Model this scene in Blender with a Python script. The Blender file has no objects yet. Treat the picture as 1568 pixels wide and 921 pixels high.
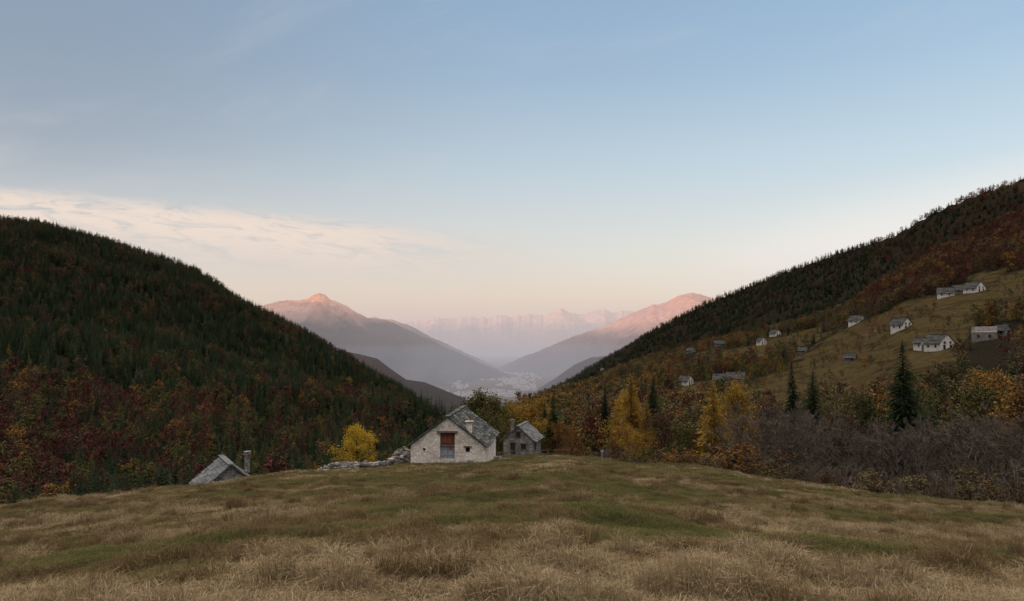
import bpy, math, random
import numpy as np
from mathutils import Vector, Matrix
random.seed(7); rng=np.random.default_rng(11)
scene=bpy.context.scene
try:
    scene.view_settings.view_transform='Standard'; scene.view_settings.look='None'; scene.view_settings.exposure=0
except Exception: pass
# ------------------------------------------------------------------ survey helpers
FOC=1045.0; PITCH=math.atan(60/1045.0); CP,SP=math.cos(PITCH),math.sin(PITCH)
def st(px,py):
    u=(px-784)/FOC; v=(460-py)/FOC
    d=CP-v*SP
    return u/d,(SP+v*CP)/d
def proj(s,t):
    f=CP+t*SP; up=-SP+t*CP
    return 784+FOC*s/f, 460-FOC*up/f
def tab(rows):
    a=np.array([st(r[0],r[1]) for r in rows]); return a[:,0],a[:,1],np.array([r[2] if len(r)>2 else 0 for r in rows],float)
def _h(ix,iy,seed):
    M=np.uint64(0xffffffff)
    n=(ix.astype(np.int64)*374761393+iy.astype(np.int64)*668265263+seed*144269504)
    n=n.astype(np.uint64)&M
    n=((n^(n>>np.uint64(13)))*np.uint64(1274126177))&M
    n=((n^(n>>np.uint64(16)))*np.uint64(2246822519))&M
    n=n^(n>>np.uint64(15))
    return (n&M).astype(np.float64)/4294967295.0
def vn(x,y,seed=0):
    x=np.asarray(x,float); y=np.asarray(y,float)
    ix=np.floor(x); iy=np.floor(y); fx=x-ix; fy=y-iy
    fx=fx*fx*(3-2*fx); fy=fy*fy*(3-2*fy)
    a=_h(ix,iy,seed); b=_h(ix+1,iy,seed); c=_h(ix,iy+1,seed); d=_h(ix+1,iy+1,seed)
    return (a*(1-fx)+b*fx)*(1-fy)+(c*(1-fx)+d*fx)*fy
def fbm(x,y,seed=0,o=4):
    r=0; a=.5; tot=0
    for i in range(o):
        r=r+a*vn(x*2**i+i*17.3,y*2**i-i*9.1,seed+i); tot+=a; a*=.5
    return r/tot-.5
def ridged(x,y,seed=0,o=5):
    r=0;a=.5;tot=0
    for i in range(o):
        r=r+a*(1-np.abs(2*vn(x*2**i+i*7.3,y*2**i+i*3.1,seed+i)-1)); tot+=a; a*=.5
    return r/tot
# ------------------------------------------------------------------ terrain
ED=tab([(-1500,865,26),(-400,830,30),(0,784,38),(250,752,48),(380,734,60),(490,720,74),(620,711,86),(700,706,92),(780,700,108),(860,698,110),(920,704,96),(1000,712,82),(1100,722,70),(1200,738,62),(1400,762,52),(1568,779,46),(2200,815,36)])
LS=tab([(-3000,60,1300),(-900,200,1300),(-400,272,1300),(0,340,1300),(60,347,1290),(120,360,1280),(190,382,1270),(250,402,1260),(300,420,1250),(330,440,1240),(370,467,1220),(430,495,1190),(480,524,1150),(520,547,1110),(560,570,1060),(600,594,1010),(640,618,950),(665,642,900),(690,682,880),(720,740,860)])
RFS=tab([(720,760,200),(770,690,220),(800,652,260),(830,630,350),(900,598,600),(960,566,750),(1040,541,820),(1100,525,800),(1180,509,760),(1240,495,720),(1290,478,680),(1320,460,650),(1380,420,640),(1440,388,650),(1510,356,670),(1568,328,700),(2000,160,750),(3200,0,800)])
RFB=tab([(720,760,160),(830,630,150),(900,598,135),(1000,545,120),(1100,534,105),(1200,520,98),(1568,326,92),(3200,0,90)])
RBS=tab([(770,720,4200),(800,645,4000),(850,604,3600),(900,565,3200),(920,554,3000),(960,531,2800),(1010,500,2500),(1080,465,2200),(1170,429,2000),(1300,382,1800),(1370,359,1700),(1420,330,1640),(1500,294,1560),(1568,272,1500),(2000,120,1500),(3200,-50,1500)])
def edge(s): return np.interp(s,ED[0],ED[1]),np.interp(s,ED[0],ED[2])
def hill(s,Y,T,Yb,zb,p,back=.35):
    tr=np.interp(s,T[0],T[1]); Yr=np.interp(s,T[0],T[2])
    zr=tr*Yr
    u=(Y-Yb)/(Yr-Yb)
    z=zb+(zr-zb)*np.clip(u,0,1)**p
    z=np.where(u<0,zb-.3*(Yb-Y),z)
    z=np.where(u>1,zr-back*(Y-Yr),z)
    return z,np.clip(u,0,1)
def layers(x,y):
    x=np.asarray(x,float); y=np.asarray(y,float)
    s=x/np.maximum(y,15.)
    te,Ye=edge(s)
    a=-te-1.7/Ye
    d=np.maximum(y-Ye,0); w=5.
    M=-1.7-a*np.minimum(y,Ye)-(a*d+(.46-a)*(d-w*(1-np.exp(-d/w))))
    und=np.clip((y+3)/25,0.12,1)
    M=M+(fbm(x/11,y/7,3,3)*.95+fbm(x/2.8,y/2.0,5,2)*.42+fbm(x/1.1,y/.9,8,2)*.22)*und
    F=np.maximum(-30-.105*y,-550.)
    F=F+fbm(x/160,y/160,9,3)*np.clip(y*.02,0,14)*(F>-545)
    Lb=np.interp(s,[-.9,-.4,-.1],[200,230,330])
    L,u1=hill(s,y,LS,Lb,-32-.105*Lb,1.3)
    L=L+(ridged(x/330,y/330,21,3)-.6)*80*np.sin(u1*np.pi)**1*np.clip(u1*3,0,1)+fbm(x/60,y/60,23,2)*8*u1
    Rb=np.interp(s,RFB[0],RFB[2])
    R,u2=hill(s,y,RFS,Rb,-30.,1.3)
    R=R+fbm(x/110,y/110,31,3)*16*np.sin(u2*np.pi)+fbm(x/25,y/25,33,2)*2.6*np.clip(u2*4,0,1)
    R=R-np.clip(RFS[0][0]-s,0,2)*500
    Yr=np.interp(s,RBS[0],RBS[2]); Bb=Yr*.45
    B,u3=hill(s,y,RBS,Bb,-.1*Bb,1.25)
    B=B+(ridged(x/400,y/400,41,3)-.6)*100*np.sin(u3*np.pi)+fbm(x/80,y/80,43,2)*9*u3
    B=B-np.clip(RBS[0][0]-s,0,2)*3000
    return np.stack([M,F,L,R,B]),s,Ye
def H(x,y):
    return layers(x,y)[0].max(0)
def h1(x,y): return float(H(np.array([x]),np.array([y]))[0])
def inpoly(px,py,poly):
    c=np.zeros(px.shape,bool); n=len(poly); j=n-1
    for i in range(n):
        xi,yi=poly[i]; xj,yj=poly[j]
        k=((yi>py)!=(yj>py))&(px<(xj-xi)*(py-yi)/(yj-yi+1e-9)+xi)
        c^=k; j=i
    return c
MEAD=[[(1120,625),(1175,572),(1250,530),(1290,502),(1370,468),(1500,424),(1600,404),(1900,380),(1900,500),(1600,488),(1500,490),(1465,555),(1400,590),(1330,628),(1180,645)],
      [(990,618),(1060,587),(1130,572),(1170,590),(1090,628),(1005,635)],
      [(1030,565),(1075,540),(1200,514),(1290,492),(1245,526),(1130,556)],
      [(890,615),(960,578),(1000,568),(990,592),(930,624)]]
def is_meadow(x,y,z,lay):
    s=x/np.maximum(y,15.); t=z/np.maximum(y,15.)
    px,py=proj(s,t)
    jx=fbm(x/18,y/18,51,3)*34; jy=fbm(x/18,y/18,57,3)*26
    m=np.zeros(px.shape,bool)
    for P in MEAD: m|=inpoly(px+jx,py+jy,P)
    return (m&(lay==3)),px,py
# ------------------------------------------------------------------ mesh helpers
def link(o,parent=None):
    scene.collection.objects.link(o)
    if parent: o.parent=parent
    return o
def mk(name,V,F,mats,mi=None,smooth=False,parent=None,linkit=True):
    me=bpy.data.meshes.new(name)
    V=np.asarray(V,dtype=np.float32).reshape(-1,3)
    if isinstance(F,np.ndarray):
        n,k=F.shape
        me.vertices.add(len(V)); me.vertices.foreach_set('co',V.ravel())
        me.loops.add(n*k); me.loops.foreach_set('vertex_index',F.astype(np.int32).ravel())
        me.polygons.add(n); me.polygons.foreach_set('loop_start',np.arange(0,n*k,k,dtype=np.int32))
        me.polygons.foreach_set('loop_total',np.full(n,k,dtype=np.int32))
    else:
        me.from_pydata(V.tolist(),[],F)
    for m in mats: me.materials.append(m)
    if mi is not None: me.polygons.foreach_set('material_index',np.asarray(mi,dtype=np.int32))
    if smooth: me.polygons.foreach_set('use_smooth',np.ones(len(me.polygons),bool))
    me.update(calc_edges=True); me.validate()
    o=bpy.data.objects.new(name,me)
    if linkit: link(o,parent)
    return o
class MB:
    def __init__(s): s.v=[];s.f=[];s.m=[]
    def hexa(s,P,m=0):
        b=len(s.v); s.v+=[tuple(p) for p in P]
        for q in ((0,3,2,1),(4,5,6,7),(0,1,5,4),(1,2,6,5),(2,3,7,6),(3,0,4,7)):
            s.f.append(tuple(b+i for i in q)); s.m.append(m)
    def box(s,c,d,m=0,j=0):
        P=[]
        for z in (-1,1):
            for x,y in ((-1,-1),(1,-1),(1,1),(-1,1)):
                P.append((c[0]+x*d[0]/2+random.uniform(-j,j),c[1]+y*d[1]/2+random.uniform(-j,j),c[2]+z*d[2]/2+random.uniform(-j,j)))
        s.hexa(P,m)
    def obb(s,c,a,b,n,m=0):
        c=Vector(c);P=[]
        for k in (-1,1):
            for i,j in ((-1,-1),(1,-1),(1,1),(-1,1)): P.append(c+a*i+b*j+n*k)
        s.hexa(P,m)
    def prism(s,poly,y0,y1,m=0):
        b=len(s.v);n=len(poly)
        s.v+=[(p[0],y0,p[1]) for p in poly]+[(p[0],y1,p[1]) for p in poly]
        s.f.append(tuple(range(b,b+n))); s.m.append(m)
        s.f.append(tuple(range(b+2*n-1,b+n-1,-1))); s.m.append(m)
        for i in range(n):
            j=(i+1)%n; s.f.append((b+j,b+i,b+n+i,b+n+j)); s.m.append(m)
    def obj(s,name,mats,parent=None,smooth=False): return mk(name,s.v,s.f,mats,s.m,smooth,parent)
# ------------------------------------------------------------------ materials
def newmat(name):
    m=bpy.data.materials.new(name); m.use_nodes=True; nt=m.node_tree; nt.nodes.clear()
    out=nt.nodes.new('ShaderNodeOutputMaterial'); return m,nt,out
def N(nt,t,**k):
    n=nt.nodes.new(t)
    for a,b in k.items():
        if a in n.inputs: n.inputs[a].default_value=b
        else: setattr(n,a,b)
    return n
def ramp(nt,fac,stops):
    r=nt.nodes.new('ShaderNodeValToRGB'); e=r.color_ramp.elements
    while len(e)>1: e.remove(e[-1])
    e[0].position=stops[0][0]; e[0].color=(*stops[0][1],1)
    for p,c in stops[1:]:
        k=e.new(p); k.color=(*c,1)
    nt.links.new(fac,r.inputs[0]); return r.outputs[0]
def mixc(nt,f,a,b,mode='MIX'):
    n=nt.nodes.new('ShaderNodeMix'); n.data_type='RGBA'; n.blend_type=mode
    for sock,v in ((n.inputs[0],f),(n.inputs[6],a),(n.inputs[7],b)):
        if isinstance(v,bpy.types.NodeSocket): nt.links.new(v,sock)
        elif isinstance(v,(int,float)): sock.default_value=v
        else: sock.default_value=(*v,1)
    return n.outputs[2]
def math_(nt,op,a,b=None,c=None,clamp=False):
    n=nt.nodes.new('ShaderNodeMath'); n.operation=op; n.use_clamp=clamp
    for i,v in enumerate((a,b,c)):
        if v is None: continue
        if isinstance(v,bpy.types.NodeSocket): nt.links.new(v,n.inputs[i])
        else: n.inputs[i].default_value=v
    return n.outputs[0]
def sstep(nt,v,a,b):
    n=nt.nodes.new('ShaderNodeMapRange'); n.interpolation_type='SMOOTHSTEP'; nt.links.new(v,n.inputs[0]); n.inputs[1].default_value=a; n.inputs[2].default_value=b
    return n.outputs[0]
def noise(nt,vec,scale,detail=4,rough=.55,dist=0):
    n=nt.nodes.new('ShaderNodeTexNoise'); n.inputs['Scale'].default_value=scale; n.inputs['Detail'].default_value=detail
    n.inputs['Roughness'].default_value=rough; n.inputs['Distortion'].default_value=dist
    if vec is not None: nt.links.new(vec,n.inputs['Vector'])
    return n.outputs[0]
def objco(nt): return nt.nodes.new('ShaderNodeTexCoord').outputs['Object']
def bsdf(nt,out,col,rough=.9,bump=None,bs=.5,bd=.05,spec=.2):
    b=nt.nodes.new('ShaderNodeBsdfPrincipled'); b.inputs['Roughness'].default_value=rough
    b.inputs['Specular IOR Level'].default_value=spec
    if isinstance(col,bpy.types.NodeSocket): nt.links.new(col,b.inputs['Base Color'])
    else: b.inputs['Base Color'].default_value=(*col,1)
    if bump is not None:
        k=nt.nodes.new('ShaderNodeBump'); k.inputs['Strength'].default_value=bs; k.inputs['Distance'].default_value=bd
        nt.links.new(bump,k.inputs['Height']); nt.links.new(k.outputs[0],b.inputs['Normal'])
    nt.links.new(b.outputs[0],out.inputs['Surface'])
def leafmat(name,c0,c1,c2,trans=0):
    m,nt,out=newmat(name)
    g=nt.nodes.new('ShaderNodeNewGeometry'); oi=nt.nodes.new('ShaderNodeObjectInfo')
    f=math_(nt,'ADD',math_(nt,'MULTIPLY',g.outputs['Random Per Island'],.45),math_(nt,'MULTIPLY',oi.outputs['Random'],.55))
    col=ramp(nt,f,[(.05,c0),(.5,c1),(.95,c2)])
    d=nt.nodes.new('ShaderNodeBsdfDiffuse'); nt.links.new(col,d.inputs[0])
    if trans:
        t=nt.nodes.new('ShaderNodeBsdfTranslucent'); mx=nt.nodes.new('ShaderNodeMixShader')
        mx.inputs[0].default_value=trans
        nt.links.new(col,t.inputs[0]); nt.links.new(d.outputs[0],mx.inputs[1]); nt.links.new(t.outputs[0],mx.inputs[2])
        nt.links.new(mx.outputs[0],out.inputs[0])
    else: nt.links.new(d.outputs[0],out.inputs[0])
    return m
m_spruce=leafmat('spruce_needles',(.011,.023,.013),(.026,.043,.022),(.06,.078,.034))
m_red=leafmat('beech_red',(.05,.022,.021),(.09,.031,.029),(.14,.055,.038))
m_brown=leafmat('autumn_brown',(.06,.04,.027),(.10,.062,.035),(.15,.092,.046))
m_orange=leafmat('autumn_orange',(.13,.064,.024),(.21,.11,.034),(.29,.165,.045))
m_yellow=leafmat('autumn_yellow',(.40,.25,.03),(.56,.39,.045),(.66,.48,.07),.4)
m_gold=leafmat('larch_gold',(.21,.12,.028),(.33,.20,.038),(.44,.28,.058),.3)
m_olive=leafmat('autumn_olive',(.045,.047,.02),(.085,.078,.03),(.135,.118,.042))
m_pale=leafmat('larch_pale',(.08,.075,.03),(.13,.115,.043),(.18,.155,.058))
m_tanleaf=leafmat('autumn_tan',(.09,.068,.036),(.145,.11,.054),(.20,.155,.072))
m_straw=leafmat('straw_grass',(.21,.15,.08),(.33,.25,.14),(.50,.40,.25),.2)
m_green=leafmat('green_grass',(.068,.070,.026),(.118,.113,.043),(.18,.16,.064),.2)
m_tan=leafmat('brown_grass',(.115,.078,.038),(.185,.13,.064),(.27,.198,.104),.2)
def barkmat(name,a,b):
    m,nt,out=newmat(name); n=noise(nt,objco(nt),6,3); bsdf(nt,out,ramp(nt,n,[(.3,a),(.7,b)]),.95,n,.5,.02,0.); return m
m_bark=barkmat('bark',(.05,.038,.03),(.1,.08,.065))
m_twig=barkmat('grey_twigs',(.078,.062,.047),(.155,.125,.098))
# ground
def groundmat():
    m,nt,out=newmat('meadow_and_forest_floor'); co=objco(nt)
    at=nt.nodes.new('ShaderNodeAttribute'); at.attribute_name='meadow'
    n1=noise(nt,co,.12,4); n2=noise(nt,co,1.3,4,.65); n3=noise(nt,co,14,3,.7); nb=noise(nt,co,.03,4,.6)
    f=math_(nt,'ADD',math_(nt,'MULTIPLY',n1,.5),math_(nt,'MULTIPLY',n2,.5))
    g=ramp(nt,f,[(.36,(.06,.04,.02)),(.46,(.07,.066,.026)),(.55,(.11,.085,.038)),(.66,(.17,.13,.062))])
    g=mixc(nt,math_(nt,'MULTIPLY',n3,.6),g,(.05,.04,.02),'MULTIPLY')
    ns=noise(nt,co,.22,5,.75)
    ff=math_(nt,'ADD',math_(nt,'MULTIPLY',nb,.55),math_(nt,'MULTIPLY',ns,.45))
    far=ramp(nt,ff,[(.38,(.036,.021,.012)),(.44,(.044,.035,.016)),(.49,(.074,.057,.025)),(.53,(.052,.043,.019)),(.57,(.056,.034,.018)),(.64,(.098,.068,.035))])
    sp=nt.nodes.new('ShaderNodeSeparateXYZ'); nt.links.new(co,sp.inputs[0])
    tz=math_(nt,'FRACT',math_(nt,'ADD',math_(nt,'DIVIDE',sp.outputs[2],7.5),math_(nt,'MULTIPLY',nb,3.)))
    tl=math_(nt,'MULTIPLY',sstep(nt,tz,.34,.05),sstep(nt,ns,.33,.55))
    far=mixc(nt,math_(nt,'MULTIPLY',tl,.8),far,(.024,.016,.010))
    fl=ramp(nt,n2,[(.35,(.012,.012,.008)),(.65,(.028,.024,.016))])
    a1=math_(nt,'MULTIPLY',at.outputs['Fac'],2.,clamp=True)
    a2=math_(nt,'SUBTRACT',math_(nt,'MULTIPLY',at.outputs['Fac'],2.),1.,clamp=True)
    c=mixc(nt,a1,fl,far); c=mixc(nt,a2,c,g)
    hb=math_(nt,'ADD',n2,math_(nt,'MULTIPLY',n3,.3))
    bsdf(nt,out,c,1.,hb,.6,.15,0.); return m
m_ground=groundmat()
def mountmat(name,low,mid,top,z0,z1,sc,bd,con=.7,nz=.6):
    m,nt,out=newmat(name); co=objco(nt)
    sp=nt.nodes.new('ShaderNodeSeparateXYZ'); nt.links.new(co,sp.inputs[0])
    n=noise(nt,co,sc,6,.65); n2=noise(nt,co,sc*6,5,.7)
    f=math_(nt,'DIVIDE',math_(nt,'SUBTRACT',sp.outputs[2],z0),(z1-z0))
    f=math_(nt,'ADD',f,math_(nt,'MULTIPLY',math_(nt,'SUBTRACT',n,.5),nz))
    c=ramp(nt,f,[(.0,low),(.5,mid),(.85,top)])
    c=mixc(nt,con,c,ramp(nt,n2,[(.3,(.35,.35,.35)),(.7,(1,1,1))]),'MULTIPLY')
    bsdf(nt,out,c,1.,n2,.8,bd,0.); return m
m_mt=mountmat('slope_painted_glow',(.02,.028,.028),(.040,.04,.038),(.62,.33,.22),-300,640,.0012,60)  # reddish rock tops, with evening sun glow painted into the top colour
m_mtr=mountmat('red_slope_painted_glow',(.03,.036,.036),(.16,.09,.07),(.60,.34,.25),-420,430,.0012,60)  # pink sunlight on the upper slopes painted into the reddish rock colour
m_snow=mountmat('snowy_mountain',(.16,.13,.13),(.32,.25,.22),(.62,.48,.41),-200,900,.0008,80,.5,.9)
m_spur=mountmat('forested_spur',(.022,.028,.02),(.04,.032,.025),(.065,.042,.03),-450,50,.006,25,.7,.9)
m_shade=mountmat('shade_ridge',(.03,.04,.025),(.06,.05,.035),(.1,.08,.06),-100,600,.004,20)
def stonemat(name,cols,mortar,sc,stretch=1.7,bs=.7):
    m,nt,out=newmat(name); co=objco(nt)
    mp=nt.nodes.new('ShaderNodeMapping'); mp.inputs['Scale'].default_value=(1,1,stretch); nt.links.new(co,mp.inputs[0])
    wn=N(nt,'ShaderNodeTexNoise'); wn.inputs['Scale'].default_value=2.5; nt.links.new(mp.outputs[0],wn.inputs[0])
    v=mixc(nt,.12,mp.outputs[0],wn.outputs[1],'ADD')
    vo=N(nt,'ShaderNodeTexVoronoi'); vo.inputs['Scale'].default_value=sc; nt.links.new(v,vo.inputs['Vector'])
    ve=N(nt,'ShaderNodeTexVoronoi',feature='DISTANCE_TO_EDGE'); ve.inputs['Scale'].default_value=sc; nt.links.new(v,ve.inputs['Vector'])
    sep=nt.nodes.new('ShaderNodeSeparateColor'); nt.links.new(vo.outputs['Color'],sep.inputs[0])
    c=ramp(nt,sep.outputs[0],[(.1,cols[0]),(.5,cols[1]),(.9,cols[2])])
    e=ramp(nt,ve.outputs[0],[(.02,(0,0,0)),(.09,(1,1,1))])
    c=mixc(nt,e,mortar,c)
    st_=noise(nt,co,.7,5,.65)
    c=mixc(nt,.75,c,ramp(nt,st_,[(.3,(.5,.46,.42)),(.55,(1,1,1))]),'MULTIPLY')
    bsdf(nt,out,c,.95,mixc(nt,.4,e,noise(nt,co,9,4)),bs,.05); return m
m_wall=stonemat('pale_limewashed_stone',((.64,.54,.45),(.80,.70,.60),(.87,.78,.69)),(.58,.48,.40),2.6)
m_grey=stonemat('grey_stone',((.15,.135,.12),(.24,.22,.2),(.36,.32,.29)),(.12,.10,.085),3.2)
def plaster(name,c,d):
    m,nt,out=newmat(name); n=noise(nt,objco(nt),1.1,5,.65); bsdf(nt,out,ramp(nt,n,[(.3,d),(.6,c)]),.9,n,.3,.02); return m
m_white=plaster('white_plaster',(.74,.68,.6),(.44,.38,.32))
m_cream=plaster('cream_plaster',(.56,.49,.40),(.34,.29,.23))
m_town=plaster('town_walls',(.62,.56,.5),(.45,.4,.36))
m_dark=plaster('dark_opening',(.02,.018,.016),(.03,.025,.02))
def island(name,stops,rough=.85,sc=3):
    m,nt,out=newmat(name); g=nt.nodes.new('ShaderNodeNewGeometry'); n=noise(nt,objco(nt),sc,5,.65)
    c=ramp(nt,g.outputs['Random Per Island'],stops)
    c=mixc(nt,.6,c,ramp(nt,n,[(.3,(.5,.5,.48)),(.65,(1,1,1))]),'MULTIPLY')
    bsdf(nt,out,c,rough,n,.5,.03,.1); return m
m_slate=island('stone_slates',[(0,(.03,.035,.032)),(.5,(.07,.075,.069)),(.85,(.12,.123,.107)),(1,(.22,.21,.165))])
m_slatel=island('pale_slates',[(0,(.10,.106,.113)),(.5,(.155,.162,.168)),(1,(.23,.23,.22))])
m_slated=island('dark_slates',[(0,(.045,.045,.045)),(.5,(.075,.075,.074)),(1,(.11,.108,.10))])
m_rock=island('drystone',[(0,(.12,.112,.10)),(.5,(.24,.22,.195)),(1,(.44,.40,.36))])
m_wood=island('brown_planks',[(0,(.17,.05,.03)),(1,(.27,.09,.05))],.8,5)
m_gwood=island('weathered_planks',[(0,(.22,.24,.26)),(1,(.36,.38,.40))],.85,5)
m_beam=island('old_beam',[(0,(.12,.09,.06)),(1,(.2,.15,.11))],.85,5)
m_redcloth=plaster('red_paint',(.45,.05,.03),(.3,.04,.03))
# ------------------------------------------------------------------ ground sheet
def build_ground():
    Yr=np.concatenate([np.linspace(-24,3,14),np.geomspace(3.6,32000,560)])
    q=np.linspace(-1.35,1.35,520)
    X=q[None,:]*(Yr[:,None]+34); Y=np.repeat(Yr[:,None],len(q),1)
    Ls,s,Ye=layers(X,Y); Z=Ls.max(0); lay=Ls.argmax(0)
    md,_,_=is_meadow(X,Y,Z,lay)
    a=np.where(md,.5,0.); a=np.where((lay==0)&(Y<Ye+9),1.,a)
    a=np.where((Z<-545),.5,a)
    V=np.stack([X,Y,Z],-1).reshape(-1,3); n,m=X.shape
    i=np.arange(n-1)[:,None]*m+np.arange(m-1)[None,:]
    F=np.stack([i,i+1,i+m+1,i+m],-1).reshape(-1,4)
    o=mk('ground',V,F,[m_ground],smooth=True)
    at=o.data.attributes.new('meadow','FLOAT','POINT'); at.data.foreach_set('value',a.ravel().astype(np.float32))
build_ground()
# ------------------------------------------------------------------ distant mountains
def mountain(name,rows,Yc,W,zb,mat,amp,fx,fy,seed,p=1.1,nc=420,nr=130,crest=.0):
    S,T,D=tab(rows)
    s=np.linspace(S[0],S[-1],nc); t=np.interp(s,S,T)
    Yc=np.full(nc,float(Yc))
    Wv=np.interp(s,[st(a,500)[0] for a,_ in W],[b for _,b in W]) if isinstance(W,list) else np.full(nc,float(W))
    v=np.concatenate([np.linspace(0,1,nr),np.linspace(1.02,1.5,14)])
    Vv,ss=np.meshgrid(v,s,indexing='ij')
    Y=Yc[None,:]-Wv[None,:]*(1-Vv); X=ss*Y
    zc=(t*Yc)[None,:]+crest*(ridged(ss*60,ss*0,seed+5,4)-.5)
    u=np.clip(Vv,0,1)
    Z=zb+(zc-zb)*u**p
    Z=np.where(Vv>1,zc-(Vv-1)*Wv[None,:]*.6,Z)
    env=np.sin(np.pi*np.clip(Vv,0,1)**.8)*np.clip((zc-zb)/700,0,1)
    Z=Z+(ridged(X/fx,Y/fy,seed,6)-.62)*amp*env
    i=np.arange(len(v)-1)[:,None]*nc+np.arange(nc-1)[None,:]
    F=np.stack([i,i+1,i+nc+1,i+nc],-1).reshape(-1,4)
    return mk(name,np.stack([X,Y,Z],-1).reshape(-1,3),F,[mat],smooth=True)
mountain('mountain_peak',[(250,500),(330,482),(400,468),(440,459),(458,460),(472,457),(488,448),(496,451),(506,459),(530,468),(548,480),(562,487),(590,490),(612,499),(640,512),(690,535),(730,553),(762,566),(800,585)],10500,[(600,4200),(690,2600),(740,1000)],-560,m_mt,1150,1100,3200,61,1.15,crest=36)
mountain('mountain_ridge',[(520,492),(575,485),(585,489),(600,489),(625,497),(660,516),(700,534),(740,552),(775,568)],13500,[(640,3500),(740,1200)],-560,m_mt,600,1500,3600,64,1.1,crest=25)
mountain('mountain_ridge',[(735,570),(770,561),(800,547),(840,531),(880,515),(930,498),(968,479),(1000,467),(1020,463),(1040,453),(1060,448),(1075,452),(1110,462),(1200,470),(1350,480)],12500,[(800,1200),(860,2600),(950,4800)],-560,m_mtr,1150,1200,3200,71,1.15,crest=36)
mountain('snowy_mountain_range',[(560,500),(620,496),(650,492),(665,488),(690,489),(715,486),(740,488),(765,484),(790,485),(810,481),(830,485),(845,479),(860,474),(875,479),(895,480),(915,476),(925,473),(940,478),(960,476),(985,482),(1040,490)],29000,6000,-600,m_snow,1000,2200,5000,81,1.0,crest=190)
mountain('forested_spur',[(380,520),(440,525),(500,533),(550,542),(578,549),(600,566),(622,581),(650,585),(690,601),(720,614),(750,632)],3600,1300,-480,m_spur,120,260,700,91,1.1)
mountain('forested_spur',[(1000,530),(940,544),(905,547),(880,558),(850,579),(820,598),(800,612),(780,630)][::-1],6500,1800,-560,m_spur,160,400,1000,95,1.1)
# unseen ridge left of and behind the viewpoint, added to shade the valley
def shade_ridge():
    P=[(600,-5200,860),(-1400,-2600,740),(-2300,-500,620),(-2700,1500,620),(-4000,3800,760),(-6500,6500,980),(-9500,9500,1080),(-13000,14000,950)]
    P=np.array(P,float); L=np.r_[0,np.cumsum(np.hypot(*np.diff(P[:,:2],axis=0).T))]
    k=np.linspace(0,L[-1],260); cx=np.interp(k,L,P[:,0]); cy=np.interp(k,L,P[:,1]); cz=np.interp(k,L,P[:,2])
    tx=np.gradient(cx);ty=np.gradient(cy); nn=np.hypot(tx,ty); nx,ny=-ty/nn,tx/nn
    w=np.linspace(-1,1,61)
    X=cx[:,None]+nx[:,None]*w*1300; Y=cy[:,None]+ny[:,None]*w*1300
    Z=-250+(cz[:,None]+250)*(1-np.abs(w)[None,:])**1.0+(ridged(X/500,Y/500,101,4)-.5)*130
    n,m=X.shape; i=np.arange(n-1)[:,None]*m+np.arange(m-1)[None,:]
    mk('offscreen_shade_ridge',np.stack([X,Y,Z],-1).reshape(-1,3),np.stack([i,i+1,i+m+1,i+m],-1).reshape(-1,4),[m_shade],smooth=True)
shade_ridge()
# ------------------------------------------------------------------ haze
def haze(name,lo,hi,sig,col):
    b=MB(); b.box([(lo[i]+hi[i])/2 for i in range(3)],[hi[i]-lo[i] for i in range(3)])
    m,nt,out=newmat(name)
    a=nt.nodes.new('ShaderNodeVolumeAbsorption'); a.inputs['Color'].default_value=(0,0,0,1); a.inputs['Density'].default_value=sig
    e=nt.nodes.new('ShaderNodeEmission'); e.inputs['Color'].default_value=(*col,1); e.inputs['Strength'].default_value=sig
    ad=nt.nodes.new('ShaderNodeAddShader'); nt.links.new(a.outputs[0],ad.inputs[0]); nt.links.new(e.outputs[0],ad.inputs[1])
    nt.links.new(ad.outputs[0],out.inputs['Volume'])
    b.obj(name,[m])
for i,(zt,sg,cl) in enumerate([(1500,3.2e-5,(.76,.58,.53)),(420,3.6e-5,(.38,.42,.50)),(-60,2.4e-5,(.28,.35,.46)),(-300,1.0e-5,(.26,.34,.46))]):
    haze('valley_haze',(-7000+i*20,2450+i*30,-640+i*3),(9000-i*20,34000-i*300,zt),sg,cl)
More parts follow.
